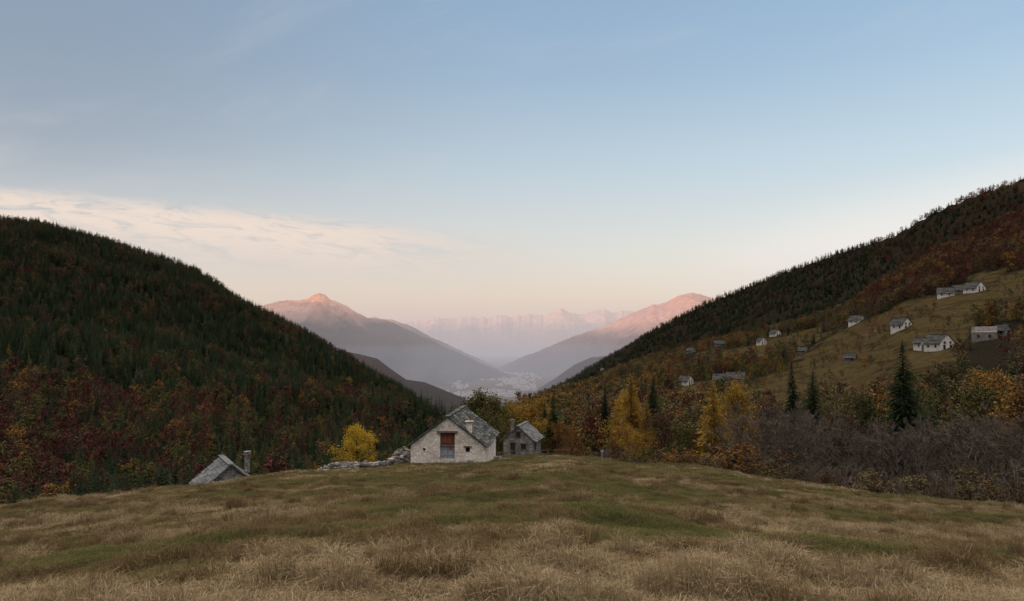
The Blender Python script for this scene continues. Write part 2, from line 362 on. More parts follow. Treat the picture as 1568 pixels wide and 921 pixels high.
# ------------------------------------------------------------------ trees
def tube(segs,sides=4):
    V=[];F=[]
    for p0,p1,r0,r1 in segs:
        d=(p1-p0); L=np.linalg.norm(d)+1e-9; d=d/L
        a=np.cross(d,[0.3,.9,.1]) ; a/=np.linalg.norm(a)+1e-9; c=np.cross(d,a)
        b=len(V)
        for p,r in ((p0,r0),(p1,r1)):
            for k in range(sides):
                an=2*math.pi*k/sides; V.append(p+(a*math.cos(an)+c*math.sin(an))*r)
        for k in range(sides):
            j=(k+1)%sides; F.append((b+k,b+j,b+sides+j,b+sides+k))
    return V,F
def skeleton(R,h,spread,n1,n2,n3,lo=.22,upr=.6,shape='round'):
    segs=[];tips=[]
    def limb(p,d,L,r,ns,bend):
        pts=[p];
        for i in range(ns):
            d=d+R.normal(0,bend,3)+np.array([0,0,.05]); d=d/np.linalg.norm(d)
            q=p+d*L/ns; segs.append((p,q,r*(1-i/ns*.75),r*(1-(i+1)/ns*.75))); p=q; pts.append(p)
        return pts,d
    tr,_=limb(np.zeros(3),np.array([0,0,1.]),h*.93,h*.016,9,.06)
    tr=np.array(tr)
    for i in range(n1):
        f=lo+(1-lo)*(i+R.random())/n1; k=min(f*9,8.99); p=tr[int(k)]*(1-k%1)+tr[int(k)+1]*(k%1)
        g=(f-lo)/(1-lo)
        prof=(.45+.75*math.sin(math.pi*min(g*1.05,1)**.8)) if shape=='round' else (1.05-g*.85)
        L=h*spread*prof*R.uniform(.7,1.15)
        az=i*2.4+R.uniform(-.5,.5); el=upr*(.55+g*.9)*R.uniform(.7,1.2)
        d=np.array([math.cos(az)*math.cos(el),math.sin(az)*math.cos(el),math.sin(el)])
        b,_=limb(p,d,L,h*.007*(1.2-g*.7),4,.16)
        for a in range(n2):
            k=R.uniform(1.0,3.99); q=b[int(k)]*(1-k%1)+b[int(k)+1]*(k%1)
            dd=d+R.normal(0,.55,3); dd/=np.linalg.norm(dd)
            c,_=limb(q,dd,L*R.uniform(.3,.55),h*.0030,3,.2)
            for e in range(n3):
                k2=R.uniform(.5,2.99); w=c[int(k2)]*(1-k2%1)+c[int(k2)+1]*(k2%1)
                d3=dd+R.normal(0,.6,3); d3/=np.linalg.norm(d3)
                t3,_=limb(w,d3,L*R.uniform(.14,.26),h*.0016,2,.2)
                tips.append(t3[-1])
            tips.append(c[-1]); tips.append(c[1])
        tips.append(b[-1]); tips.append(b[2])
    return segs,np.array(tips)
def leaves(R,centers,per,spreadr,size):
    n=len(centers)*per
    c=np.repeat(centers,per,0)+R.normal(0,spreadr,(n,3))
    a=R.normal(0,1,(n,3)); a/=np.linalg.norm(a,axis=1)[:,None]
    b=np.cross(a,R.normal(0,1,(n,3))); b/=np.linalg.norm(b,axis=1)[:,None]+1e-9
    sz=size*R.uniform(.6,1.3,(n,1))
    V=np.stack([c-a*sz,c-b*sz*.6,c+a*sz,c+b*sz*.6],1).reshape(-1,3)
    F=np.arange(n*4).reshape(-1,4); return V,F
def combine(parts):
    V=[];F=[];M=[];b=0
    for v,f,m in parts:
        v=np.asarray(v).reshape(-1,3); V.append(v); f=np.asarray(f,int)
        F+= (f+b).tolist(); M+=[m]*len(f); b+=len(v)
    return np.concatenate(V),F,M
def decid(name,h,seed,leafm,per,size,n1=14,n2=4,n3=3,spread=.3,shape='round',lo=.22,link_=False):
    R=np.random.default_rng(seed)
    sg,tp=skeleton(R,h,spread,n1,n2,n3,lo,.6,shape)
    keep=R.random(len(tp))>.12; tp=tp[keep]
    v,f=tube([g for g in sg if g[2]>h*.0014],3)
    lv,lf=leaves(R,tp,per,h*.028,size)
    V,F,M=combine([(v,f,0),(lv,lf,1)])
    return mk(name,V,F,[m_bark,leafm],M,linkit=link_)
def bare(name,h,seed,n1=20,n2=6,n3=6,spread=.3,link_=False,lo=.15):
    R=np.random.default_rng(seed)
    sg,tp=skeleton(R,h,spread,n1,n2,n3,lo,.85)
    v,f=tube(sg,3); return mk(name,v,f,[m_twig],linkit=link_)
def conifer(name,h,seed,mat,Rw=.16,nb=90,k=5,droop=.35,gap=.0,lw=.5,lo=.06,up=0.,barkm=None,link_=False,loose=0):
    R=np.random.default_rng(seed); V=[];F=[]
    def tri(a,b,c): 
        i=len(V); V.extend([a,b,c]); F.append((i,i+1,i+2))
    segs=[(np.array([0,0,0.]),np.array([0,0,h*.5]),h*.014,h*.009),(np.array([0,0,h*.5]),np.array([0,0,h]),h*.009,h*.001)]
    for i in range(nb):
        g=((i+R.random())/nb)**1.15; z=h*(lo+(1-lo)*g); 
        if R.random()<gap: continue
        L=h*Rw*((1-g)**.8+.04)*R.uniform(.6,1.15)
        if g<.12: L*=.75
        az=i*2.399+R.uniform(-.4,.4); o=np.array([math.cos(az),math.sin(az),0]); sd=np.array([-o[1],o[0],0])
        base=np.array([0,0,z]); 
        def pt(f): return base+o*L*f+np.array([0,0,1])*(up*L*f-droop*L*f*f+ .12*L*max(0,f-.7))
        segs.append((base,pt(.8),h*.002,h*.0007))
        for j in range(k):
            f=.15+.85*(j+R.random()*.6)/k; p=pt(f); w=L*lw*(1.1-f*.75)
            for sg in (-1,1):
                dirv=sd*sg*w*R.uniform(.6,1.1)+o*w*.75+np.array([0,0,-w*R.uniform(.15,.6)])+R.normal(0,w*loose+1e-6,3)
                q=o*w*.22
                tri(p-q,p+q+np.array([0,0,.02*L]),p+dirv)
            tri(p-sd*w*.2,p+sd*w*.2,p+np.array([0,0,-w*R.uniform(.4,.8)])+o*w*.3)
        tri(pt(.85)-sd*L*.06,pt(.85)+sd*L*.06,pt(1.1))
    tri(np.array([-.02*h*.5,0,h*.95]),np.array([.02*h*.5,0,h*.95]),np.array([0,0,h*1.02]))
    v,f=tube(segs,3)
    V2,F2,M2=combine([(v,f,0)]); b=len(V2)
    V3=np.concatenate([V2,np.array(V)]); F3=F2+[tuple(b+i for i in t) for t in F]; M3=M2+[1]*len(F)
    return mk(name,V3,F3,[barkm or m_bark,mat],M3,linkit=link_)
col=bpy.data.collections.new('tree_kinds'); protos=[]; kinds={}
def reg(kind,o):
    o.name='p%02d_%s'%(len(protos),kind); kinds.setdefault(kind,[]).append(len(protos)); protos.append(o); col.objects.link(o)
for i in range(3): reg('spruce',conifer('c',10,100+i,m_spruce,.18+.02*i,80,4,lw=.6))
for i in range(2): reg('larch',conifer('c',10,110+i,m_pale,.18,80,4,.1,.1,.5,.1,.15,loose=.3))
for i in range(1): reg('goldlarch',conifer('c',10,115+i,m_gold,.18,80,4,.1,.1,.5,.1,.15,loose=.3))
for kd,mt in (('red',m_red),('brown',m_brown),('orange',m_orange),('olive',m_olive),('yellow',m_yellow),('tan',m_tanleaf)):
    for i in range(2): reg(kd,decid('d',10,120+i+len(protos),mt,5,.26,11,3,2,.3,lo=.12))
for i in range(2): reg('bare',bare('b',10,150+i,14,4,4,.3))
def scatter(name,P,rot,scl,idx,coll):
    n=len(P); me=bpy.data.meshes.new(name); me.vertices.add(n); me.vertices.foreach_set('co',np.asarray(P,np.float32).ravel())
    for nm,ty,ar,key in (('rot','FLOAT_VECTOR',rot,'vector'),('scl','FLOAT_VECTOR',scl,'vector'),('idx','INT',idx,'value')):
        a=me.attributes.new(nm,ty,'POINT'); a.data.foreach_set(key,np.asarray(ar,np.int32 if ty=='INT' else np.float32).ravel())
    o=link(bpy.data.objects.new(name,me))
    nt=bpy.data.node_groups.new(name,'GeometryNodeTree')
    nt.interface.new_socket('Geometry',in_out='INPUT',socket_type='NodeSocketGeometry'); nt.interface.new_socket('Geometry',in_out='OUTPUT',socket_type='NodeSocketGeometry')
    gi=nt.nodes.new('NodeGroupInput'); go=nt.nodes.new('NodeGroupOutput')
    ip=nt.nodes.new('GeometryNodeInstanceOnPoints'); ci=nt.nodes.new('GeometryNodeCollectionInfo')
    ci.inputs['Collection'].default_value=coll; ci.inputs['Separate Children'].default_value=True; ci.inputs['Reset Children'].default_value=True
    def na(nm,ty):
        q=nt.nodes.new('GeometryNodeInputNamedAttribute'); q.data_type=ty; q.inputs['Name'].default_value=nm; return q.outputs[0]
    nt.links.new(gi.outputs[0],ip.inputs['Points']); nt.links.new(ci.outputs[0],ip.inputs['Instance'])
    ip.inputs['Pick Instance'].default_value=True
    nt.links.new(na('idx','INT'),ip.inputs['Instance Index']); nt.links.new(na('rot','FLOAT_VECTOR'),ip.inputs['Rotation']); nt.links.new(na('scl','FLOAT_VECTOR'),ip.inputs['Scale'])
    nt.links.new(ip.outputs[0],go.inputs[0])
    md=o.modifiers.new('instances','NODES'); md.node_group=nt; return o
# ------------------------------------------------------------------ hillside houses: sites
def site(px,py):
    s,t=st(px,py); Y=np.geomspace(60,2500,3000); Z=H(s*Y,Y); k=np.where(Z>=t*Y)[0]
    k=[i for i in k if Y[i]>120] or [len(Y)//2]
    return s*Y[k[0]],Y[k[0]]
HS=[(1187,514,24,'w',.4,1),(1166,528,13,'w',.2,1.2),(1102,529,20,'g',1.3,1.3),(1058,540,19,'g',.5,1.3),(1312,494,20,'w',.5,1),(1380,503,24,'w',.35,1.1),
    (1411,535,18,'w',.1,1.1),(1438,535,34,'w',.2,1.05),(1508,519,32,'s',.9,1),(1449,454,22,'w',.9,1),(1472,448,22,'g',1.2,1),(1492,447,28,'w',.3,1.),(1050,589,18,'w',.7,1),(1105,585,24,'g',1.2,1),(1127,583,27,'g',1.1,1),(1142,617,22,'g',.5,1),(1003,586,14,'c',.4,1.4),(1286,470,13,'g',.6,1),
    (1535,512,20,'g',.3,1),(1230,540,13,'g',.7,1),(922,566,9,'c',.4,1.2),(1302,552,13,'g',.9,1)]
SITES=[]
for h_ in HS:
    x,y=site(h_[0],h_[1]); SITES.append((x,y))
# ------------------------------------------------------------------ forest
BIG=[(968,128),(1098,104),(1384,104),(1245,115),(1213,125)]
def forest():
    PX=[];SC=[];ID=[]
    def batch(n,s0,s1,Y0,Y1,fn,size):
        s=rng.uniform(s0,s1,n); Y=np.sqrt(rng.uniform(Y0**2,Y1**2,n)); x=s*Y
        Ls,ss,Ye=layers(x,Y); z=Ls.max(0); lay=Ls.argmax(0)
        md,px,py=is_meadow(x,Y,z,lay)
        keep=fn(lay,md,px,py,x,Y,z,Ye)
        for (hx,hy),hh in zip(SITES,HS):
            near=((x-hx)**2+(Y-hy)**2<10**2)|((np.abs(px-hh[0])<hh[2]*.55+2)&(Y<hy)&(Y>hy*.77-5))
            keep&=~near
        for bx,bY in BIG: keep&=~((np.abs(px-bx)<20)&(Y<bY)&(Y>90))
        x,Y,z,lay,md,px,py=[a[keep] for a in (x,Y,z,lay,md,px,py)]
        n=len(x); r=rng.random(n); n1=fbm(x/90,Y/90,71,3)*2.4+.5; n2=fbm(x/45,Y/45,77,3)*2.4+.5
        kind=np.full(n,'spruce',dtype=object); 
        for i in range(n):
            a,b,c=n1[i],n2[i],r[i]; l=lay[i]; p=py[i]
            if l in (1,2):
                low=min(max((p-575)/100,0),1); lf=min(max((650-px[i])/650,0),1)
                hi=min(max((430-p)/80,0),1)*.16
                pr=.05+.55*low*(.25+.55*lf)*(.1+1.7*max(a,0))+hi*(a>.45)+.22*(b>.82)
                if c<pr:
                    q=rng.random()
                    if p<540: kind[i]='brown' if q<.62 else 'red' if q<.74 else 'larch'
                    else: kind[i]='red' if q<.30 else 'brown' if q<.52 else 'larch' if q<.68 else 'olive' if q<.82 else 'bare' if q<.89 else 'orange' if q<.95 else 'goldlarch'
                elif c>.93: kind[i]='larch'
                elif c>.90 and p>560: kind[i]='olive'
            elif l==3:
                up=(py[i]<470)
                if md[i]: kind[i]=('olive','tan','orange','bare','brown')[int(c*5)]
                elif up and px[i]>1290: kind[i]='red' if c<.34 else 'brown' if c<.58 else 'spruce' if c<.68 else 'orange' if c<.77 else 'tan' if c<.9 else 'larch'
                else:
                    q=c
                    if px[i]<1180 and b>.5: kind[i]='orange' if q<.17 else 'goldlarch' if q<.31 else 'tan' if q<.53 else 'olive' if q<.75 else 'brown' if q<.85 else 'red' if q<.92 else 'larch'
                    else: kind[i]='tan' if q<.26 else 'brown' if q<.36 else 'olive' if q<.52 else 'larch' if q<.64 else 'bare' if q<.79 else 'orange' if q<.84 else 'goldlarch' if q<.88 else 'red' if q<.92 else 'spruce'
            elif l==4:
                if px[i]>1330: kind[i]='brown' if c<.26 else 'red' if c<.34 else 'larch' if c<.39 else 'spruce'
                else: kind[i]='spruce' if c<.88 else 'brown' if c<.96 else 'red'
            else: kind[i]=('olive','tan','bare','red','orange')[int(c*5)]
        idx=np.array([random.choice(kinds[k]) for k in kind])
        sc=size(lay,md,Y)*rng.uniform(.72,1.25,n)/10
        sc=np.where(kind=='spruce',sc*1.2,sc)
        sc=np.where(md,sc*rng.uniform(.15,.5,n),sc)
        wd=np.where(lay==4,1.25,1.)
        PX.append(np.stack([x,Y,z-.3],1)); SC.append(np.stack([sc*wd*rng.uniform(.9,1.2,n),sc*wd*rng.uniform(.9,1.2,n),sc],1)); ID.append(idx)
    # left hill and centre
    batch(32000,-1.0,.12,110,1340,lambda l,m,px,py,x,Y,z,Ye:((l==1)|(l==2)|((l==0)&(Y>Ye+45)))&(Y<1320),lambda l,m,Y:11+Y*.002)
    # right near hill
    def fr(l,m,px,py,x,Y,z,Ye):
        d=rng.random(len(l)); thin=fbm(x/40,Y/40,83,3)*2+.5; hedge=fbm(x/22,Y/9,87,3)*2.2+.5
        dens=np.where(m,np.where(hedge>.72,.8,.11),np.where((py<480)&(px>1290),1.,np.clip(.4+thin*.7,0,1)))
        return (l==3)&(d<dens)
    batch(19500,.02,1.0,98,860,fr,lambda l,m,Y:9.0+0*Y)
    batch(2400,.0,.3,120,400,lambda l,m,px,py,x,Y,z,Ye:(l==1)|(l==3)&~m,lambda l,m,Y:10+0*Y)
    # right back ridge
    batch(40000,.06,.88,800,3250,lambda l,m,px,py,x,Y,z,Ye:(l==4),lambda l,m,Y:9.0+Y*.0013)
    P=np.concatenate(PX);S=np.concatenate(SC);I=np.concatenate(ID)
    rot=np.stack([rng.normal(0,.03,len(P)),rng.normal(0,.03,len(P)),rng.uniform(0,6.28,len(P))],1)
    scatter('autumn_forest',P,rot,S,I,col); print('forest',len(P))
forest()
# ------------------------------------------------------------------ individual trees
M_larch=[conifer('l%d'%i,10,300+i,m_gold,.17+.02*i,300,9,.05,.12,.42,.1,.25,loose=.5) for i in range(2)]
M_spr=[conifer('s%d'%i,10,310+i,m_spruce,.17+.015*i,420,9,.38,.03,.4,.05,loose=.12) for i in range(2)]
M_bare=[bare('b%d'%i,10,320+i,26,7,7,.24) for i in range(3)]
M_dec={k:[decid('x',10,330+i+j*3,m,9,.11,26,6,4,.27,lo=.15) for i in range(2)] for j,(k,m) in enumerate((('olive',m_olive),('orange',m_orange),('brown',m_brown),('yellow',m_yellow),('red',m_red),('gold',m_gold)))}
def place(name,me,px,Y,toppy=None,height=None,wide=1.):
    s,_=st(px,600); x=s*Y; z=h1(x,Y)-.15
    if toppy is not None:
        s,t=st(px,toppy); height=t*Y-z
    o=link(bpy.data.objects.new(name,me.data)); o.location=(x,Y,z); k=height/10
    o.scale=(k*wide,k*wide,k); o.rotation_euler=(0,0,random.uniform(0,6.28)); return o
place('golden_larch_tree',M_larch[0],966,128,573,wide=1.35); place('golden_larch_tree',M_dec['gold'][0],948,136,606,wide=.7)
place('golden_larch_tree',M_larch[1],1092,104,582,wide=1.15); place('golden_larch_tree',M_dec['gold'][1],1116,110,596,wide=.7)
place('golden_larch_tree',M_larch[0],990,126,612,wide=1.2)
place('spruce_tree',M_spr[0],1384,104,524,wide=1.35); place('spruce_tree',M_spr[1],1245,115,566,wide=1.2); place('spruce_tree',M_spr[0],1213,125,553,wide=.9)
place('spruce_tree',M_spr[1],1000,155,576,wide=1.2); place('spruce_tree',M_spr[0],847,124,603,wide=1.3); place('spruce_tree',M_spr[1],926,150,595)
place('spruce_tree',M_spr[0],834,130,614,wide=1.2)
place('yellow_birch_tree',M_dec['yellow'][0],545,90,655,wide=1.25)
for px,Y,tp,k,w in ((738,125,606,'olive',1.),(762,120,612,'olive',.9),(722,140,618,'olive',1.),(790,130,620,'gold',.9),(812,135,616,'gold',.9),(858,122,646,'orange',.9),(875,130,652,'orange',.9),(905,140,640,'red',.8),(890,150,665,'red',.9),(828,128,645,'gold',.8),
    (1045,110,655,'olive',.8),(1020,115,640,'brown',.8),(1070,108,668,'brown',.8),(945,120,655,'orange',.8),(975,115,660,'gold',.9),(1310,120,612,'olive',.8),(1340,118,632,'olive',.9),(1550,95,585,'orange',.8),(1520,100,600,'olive',.8),(1290,118,640,'brown',.9),(1480,110,620,'olive',.8),(1180,118,620,'brown',.8),(1600,92,600,'brown',.8),(1140,125,630,'gold',.8),(1540,120,568,'orange',.7)):
    place({'olive':'olive_green_tree','gold':'yellow_autumn_tree','orange':'orange_autumn_tree','red':'red_beech_tree','brown':'brown_autumn_tree'}[k],random.choice(M_dec[k]),px,Y,tp,wide=w)
for i in range(34):
    px=1130+i*15+random.uniform(-7,7); tp=np.interp(px,[1130,1170,1250,1330,1430,1560,1700],[640,612,635,655,645,625,615])+random.uniform(-12,26)
    place('bare_tree',random.choice(M_bare),px,np.interp(px,[1130,1568,1700],[90,70,66])+random.uniform(-5,12),tp,wide=random.uniform(.9,1.25))
# undergrowth along the wood edge on the right and behind the barn
def undergrowth():
    P=[];I=[];S=[]
    for i in range(620):
        px=random.uniform(640,1750); s,_=st(px,700); te,Ye=edge(s); Y=float(Ye)+random.uniform(9,34) if px>900 else float(Ye)+random.uniform(18,50)
        x=s*Y; k=random.choice(['bare','bare','brown','tan','olive','orange'] if px<1150 else ['bare','bare','bare','bare','brown','tan'])
        P.append((x,Y,h1(x,Y)-.2)); I.append(random.choice(kinds[k])); q=random.uniform(.25,.55); S.append((q*1.2,q*1.2,q))
    scatter('undergrowth_bushes',P,[(0,0,random.uniform(0,6.28)) for _ in P],S,I,col)
undergrowth()
# ------------------------------------------------------------------ grass
gcol=bpy.data.collections.new('grass_kinds')
def tuft(name,mat,seed,n,rad,hh,wid,lean):
    R=np.random.default_rng(seed); V=[];F=[]
    for i in range(n):
        a=R.uniform(0,6.28); r=rad*math.sqrt(R.random()); b=np.array([math.cos(a)*r,math.sin(a)*r,-.02])
        L=hh*R.uniform(.45,1.15); az=a+R.normal(0,.9); ln=lean*R.uniform(.3,1.5); d=np.array([math.cos(az),math.sin(az),0])
        fl=R.uniform(0,6.28); sd=np.array([math.cos(fl),math.sin(fl),0])*wid*.5
        m=b+d*L*ln*.25+np.array([0,0,L*.6]); t=b+d*L*ln*.85+np.array([0,0,L*max(.35,1-ln*.45)])
        k=len(V); V+= [b-sd,b+sd,m+sd*.8,m-sd*.8,t]; F+=[(k,k+1,k+2,k+3),(k+3,k+2,k+4)]
    o=mk(name,np.array(V),F,[mat],linkit=False); gcol.objects.link(o)
ml=[m_straw,m_green,m_tan]
for i,(mt,nm) in enumerate(zip(ml,('straw','green','tan'))):
    tuft('g0%d_%s'%(i,nm),mt,400+i,70,.21,.15,.008,1.1)
for i,(mt,nm) in enumerate(zip(ml,('straw','green','tan'))):
    tuft('g1%d_%s'%(i,nm),mt,410+i,100,.14,.28,.008,.9)
for i,(mt,nm) in enumerate(zip(ml,('straw','green','tan'))):
    tuft('g2%d_%s'%(i,nm),mt,420+i,60,.36,.19,.022,1.0)
def grass():
    PP=[];II=[];SS=[]
    for n,Y0,Y1,far in ((18000,2.5,17,0),(30000,17,45,0),(40000,40,122,1)):
        s=rng.uniform(-.95,.95,n); Y=np.sqrt(rng.uniform(Y0**2,Y1**2,n)); x=s*Y
        Ls,ss,Ye=layers(x,Y); z=Ls[0]; k=(Y<Ye+7)&(Ls.argmax(0)==0)
        k&=~((x>-11.6)&(x<-2.2)&(Y>76.3)&(Y<89)); k&=~((x>.5)&(x<6)&(Y>108.8)&(Y<119))
        x,Y,z=x[k],Y[k],z[k]; n=len(x)
        a=fbm(x/8,Y/4.5,91,4)*2.6+.5; c=fbm(x/1.6,Y/1.1,95,3)*2+.5; r=rng.random(n)
        pth=np.exp(-((x/Y-.055)/.035)**2)*.4
        v=a*.5+c*.5+r*.36+pth*.6-np.clip((Y-60)/80,0,.2)+np.clip((14-Y)/30,0,.25)
        kind=np.where(v>.92,0,np.where(v>.66,2,1))
        hm=fbm(x/.9,Y/.75,99,2)*2+.5
        tall=(hm>.74)&(rng.random(n)<.65)&(kind!=1)
        idx=kind+np.where(far==1,6,np.where(tall,3,0))
        sc=rng.uniform(.7,1.3,n)*(1.1 if not far else 1.0)
        hz=rng.uniform(.6,1.2,n)*np.where(kind==1,.65,.9)*np.clip(.35+hm*1.1,.35,1.5)
        PP.append(np.stack([x,Y,z],1)); II.append(idx); SS.append(np.stack([sc,sc,sc*hz],1))
    P=np.concatenate(PP); rot=np.stack([rng.normal(0,.08,len(P)),rng.normal(0,.08,len(P)),rng.uniform(0,6.28,len(P))],1)
    scatter('meadow_grass',P,rot,np.concatenate(SS),np.concatenate(II),gcol); print('grass',len(P))
grass()
# ------------------------------------------------------------------ buildings
def roof_slabs(b,w,l,hw,hr,ov,sp,wy,th,m=0,oy=.3,sides=(-1,1)):
    tan=(hr-hw)/(w/2)
    for sg in sides:
        e=Vector((sg*(w/2+ov),0,hw-ov*tan)); r=Vector((0,0,hr)); d=r-e; L=d.length; d.normalize()
        n=Vector((sg*d.z,0,abs(d.x)))
        rows=int(L/sp)+1
        for i in range(rows):
            y=-oy+random.uniform(-.08,.08)
            while y<l+oy:
                ww=wy*random.uniform(.6,1.4); y2=min(y+ww,l+oy+.1)
                dd=(i+.5)*L/rows+random.uniform(-.04,.04)*sp
                c=e+d*dd+Vector((0,(y+y2)/2,0))+n*(.06+th*.5+random.uniform(0,.03))
                dl=(d-n*(th*.9/sp)).normalized()
                nl=(n+d*(th*.9/sp)).normalized()
                b.obb(c,Vector((0,(y2-y)/2-.008,0)),dl*(sp*.78*random.uniform(.92,1.1)),nl*(th/2*random.uniform(.8,1.2)),m)
                y=y2
    y=-oy
    while y<l+oy:
        b.obb((0,y+.25,hr+.06+th*1.4),Vector((0,.25,0)),Vector((.28,0,0)),Vector((0,0,th/2)),m); y+=.5
def house(name,x,y,rot,w,l,hw,hr,wm,rm,sp=.9,wy=1.4,th=.07,ov=.35,openings=None,chim=True,z=None,ruin=False,cx=None):
    e=bpy.data.objects.new(name,None); link(e)
    zz=min(h1(x+a*w*.4,y+b*l*.4) for a in(-1,1) for b in (-1,1)) if z is None else z
    if z is None: zz=(zz+h1(x,y))/2
    e.location=(x,y,zz); e.rotation_euler=(0,0,rot)
    b=MB(); b.prism([(-w/2,-3),(w/2,-3),(w/2,hw),(0,hr),(-w/2,hw)] if not ruin else [(-w/2,-3),(w/2,-3),(w/2,hw*.7),(w*.2,hw*.9),(0,hr*.9),(-w*.2,hr*.6),(-w/2,hw)],-l/2,l/2); b.obj('walls',[wm],e)
    b=MB(); 
    if not ruin:
        roof_slabs(b,w,l,hw,hr,ov,sp,wy,th); o=b.obj('roof',[rm],e); o.location=(0,-l/2,0)
        b=MB()
        for sg in(-1,1):
            tan=(hr-hw)/(w/2); ee=Vector((sg*(w/2+ov),0,hw-ov*tan)); r=Vector((0,0,hr)); d=(r-ee); n=Vector((sg*d.z,0,abs(d.x))).normalized()
            b.obb((ee+r)/2+n*.03,Vector((0,l/2+.25,0)),d/2,n*.025)
        b.obj('roof_deck',[m_beam],e)
    if openings is None:
        openings=[(-w*.22,hw*.35,.9,1.9,'d'),(w*.22,hw*.5,.8,.9,'w'),(-w*.2,hw*.95,.7,.7,'w'),(w*.2,hw*.95,.7,.7,'w')] if hw>3 else [(0,.95,1.,1.9,'d'),(w*.28,1.5,.6,.6,'w')]
    b=MB(); f=MB()
    for ox,oz,ow,oh,kd in openings:
        b.box((ox,-l/2-.01,oz),(ow,.06,oh)); f.box((ox,-l/2-.05,oz+oh/2+.09),(ow+.4,.16,.16)); f.box((ox,-l/2-.05,oz-oh/2-.06),(ow+.2,.16,.1))
        for sg in(-1,1): f.box((ox+sg*(ow/2+.05),-l/2-.03,oz),(.09,.1,oh))
    for k in range(2 if l>6 else 1):
        for sg in (-1,1):
            yy=-l*.22+k*l*.44; b.box((sg*(w/2+.01),yy,hw*.5),(.06,.8,.9)); f.box((sg*(w/2+.04),yy,hw*.5+.53),(.14,1.1,.14)); f.box((sg*(w/2+.04),yy,hw*.5-.5),(.14,1.0,.09))
    b.obj('windows_and_door',[m_dark],e); f.obj('frames',[m_beam],e)
    if chim and not ruin:
        b=MB(); cx=w*.24 if cx is None else cx; b.box((cx,-l*.1,hr-.3),(.45,.45,1.7),0,.03); b.box((cx,-l*.1,hr+.6),(.66,.66,.08),0,.02); b.box((cx,-l*.1,hr+.71),(.3,.3,.15),0,.02); b.box((cx,-l*.1,hr+.82),(.62,.62,.07),0,.02); b.obj('chimney',[m_grey],e)
    return e
WM={'w':m_white,'c':m_cream,'g':m_grey,'s':m_grey}
for (px,py,wp,k,r,sc),(x,y) in zip(HS,SITES):
    wd=wp*y/FOC; wd=min(max(wd,5.),14.)
    gw=min(wd*.75,7.2)*(.9 if r>1 else 1); l=gw*1.25 if r<.7 else min(wd,11)
    hw=3.1*sc if k!='g' else 2.2*sc; hr=hw+gw*.46
    house({'w':'white_farmhouse','c':'cream_farmhouse','g':'stone_hut','s':'ruined_stone_house'}[k],x,y,r,gw,l,hw,hr,WM[k],m_slated,ov=.5,ruin=(k=='s'))
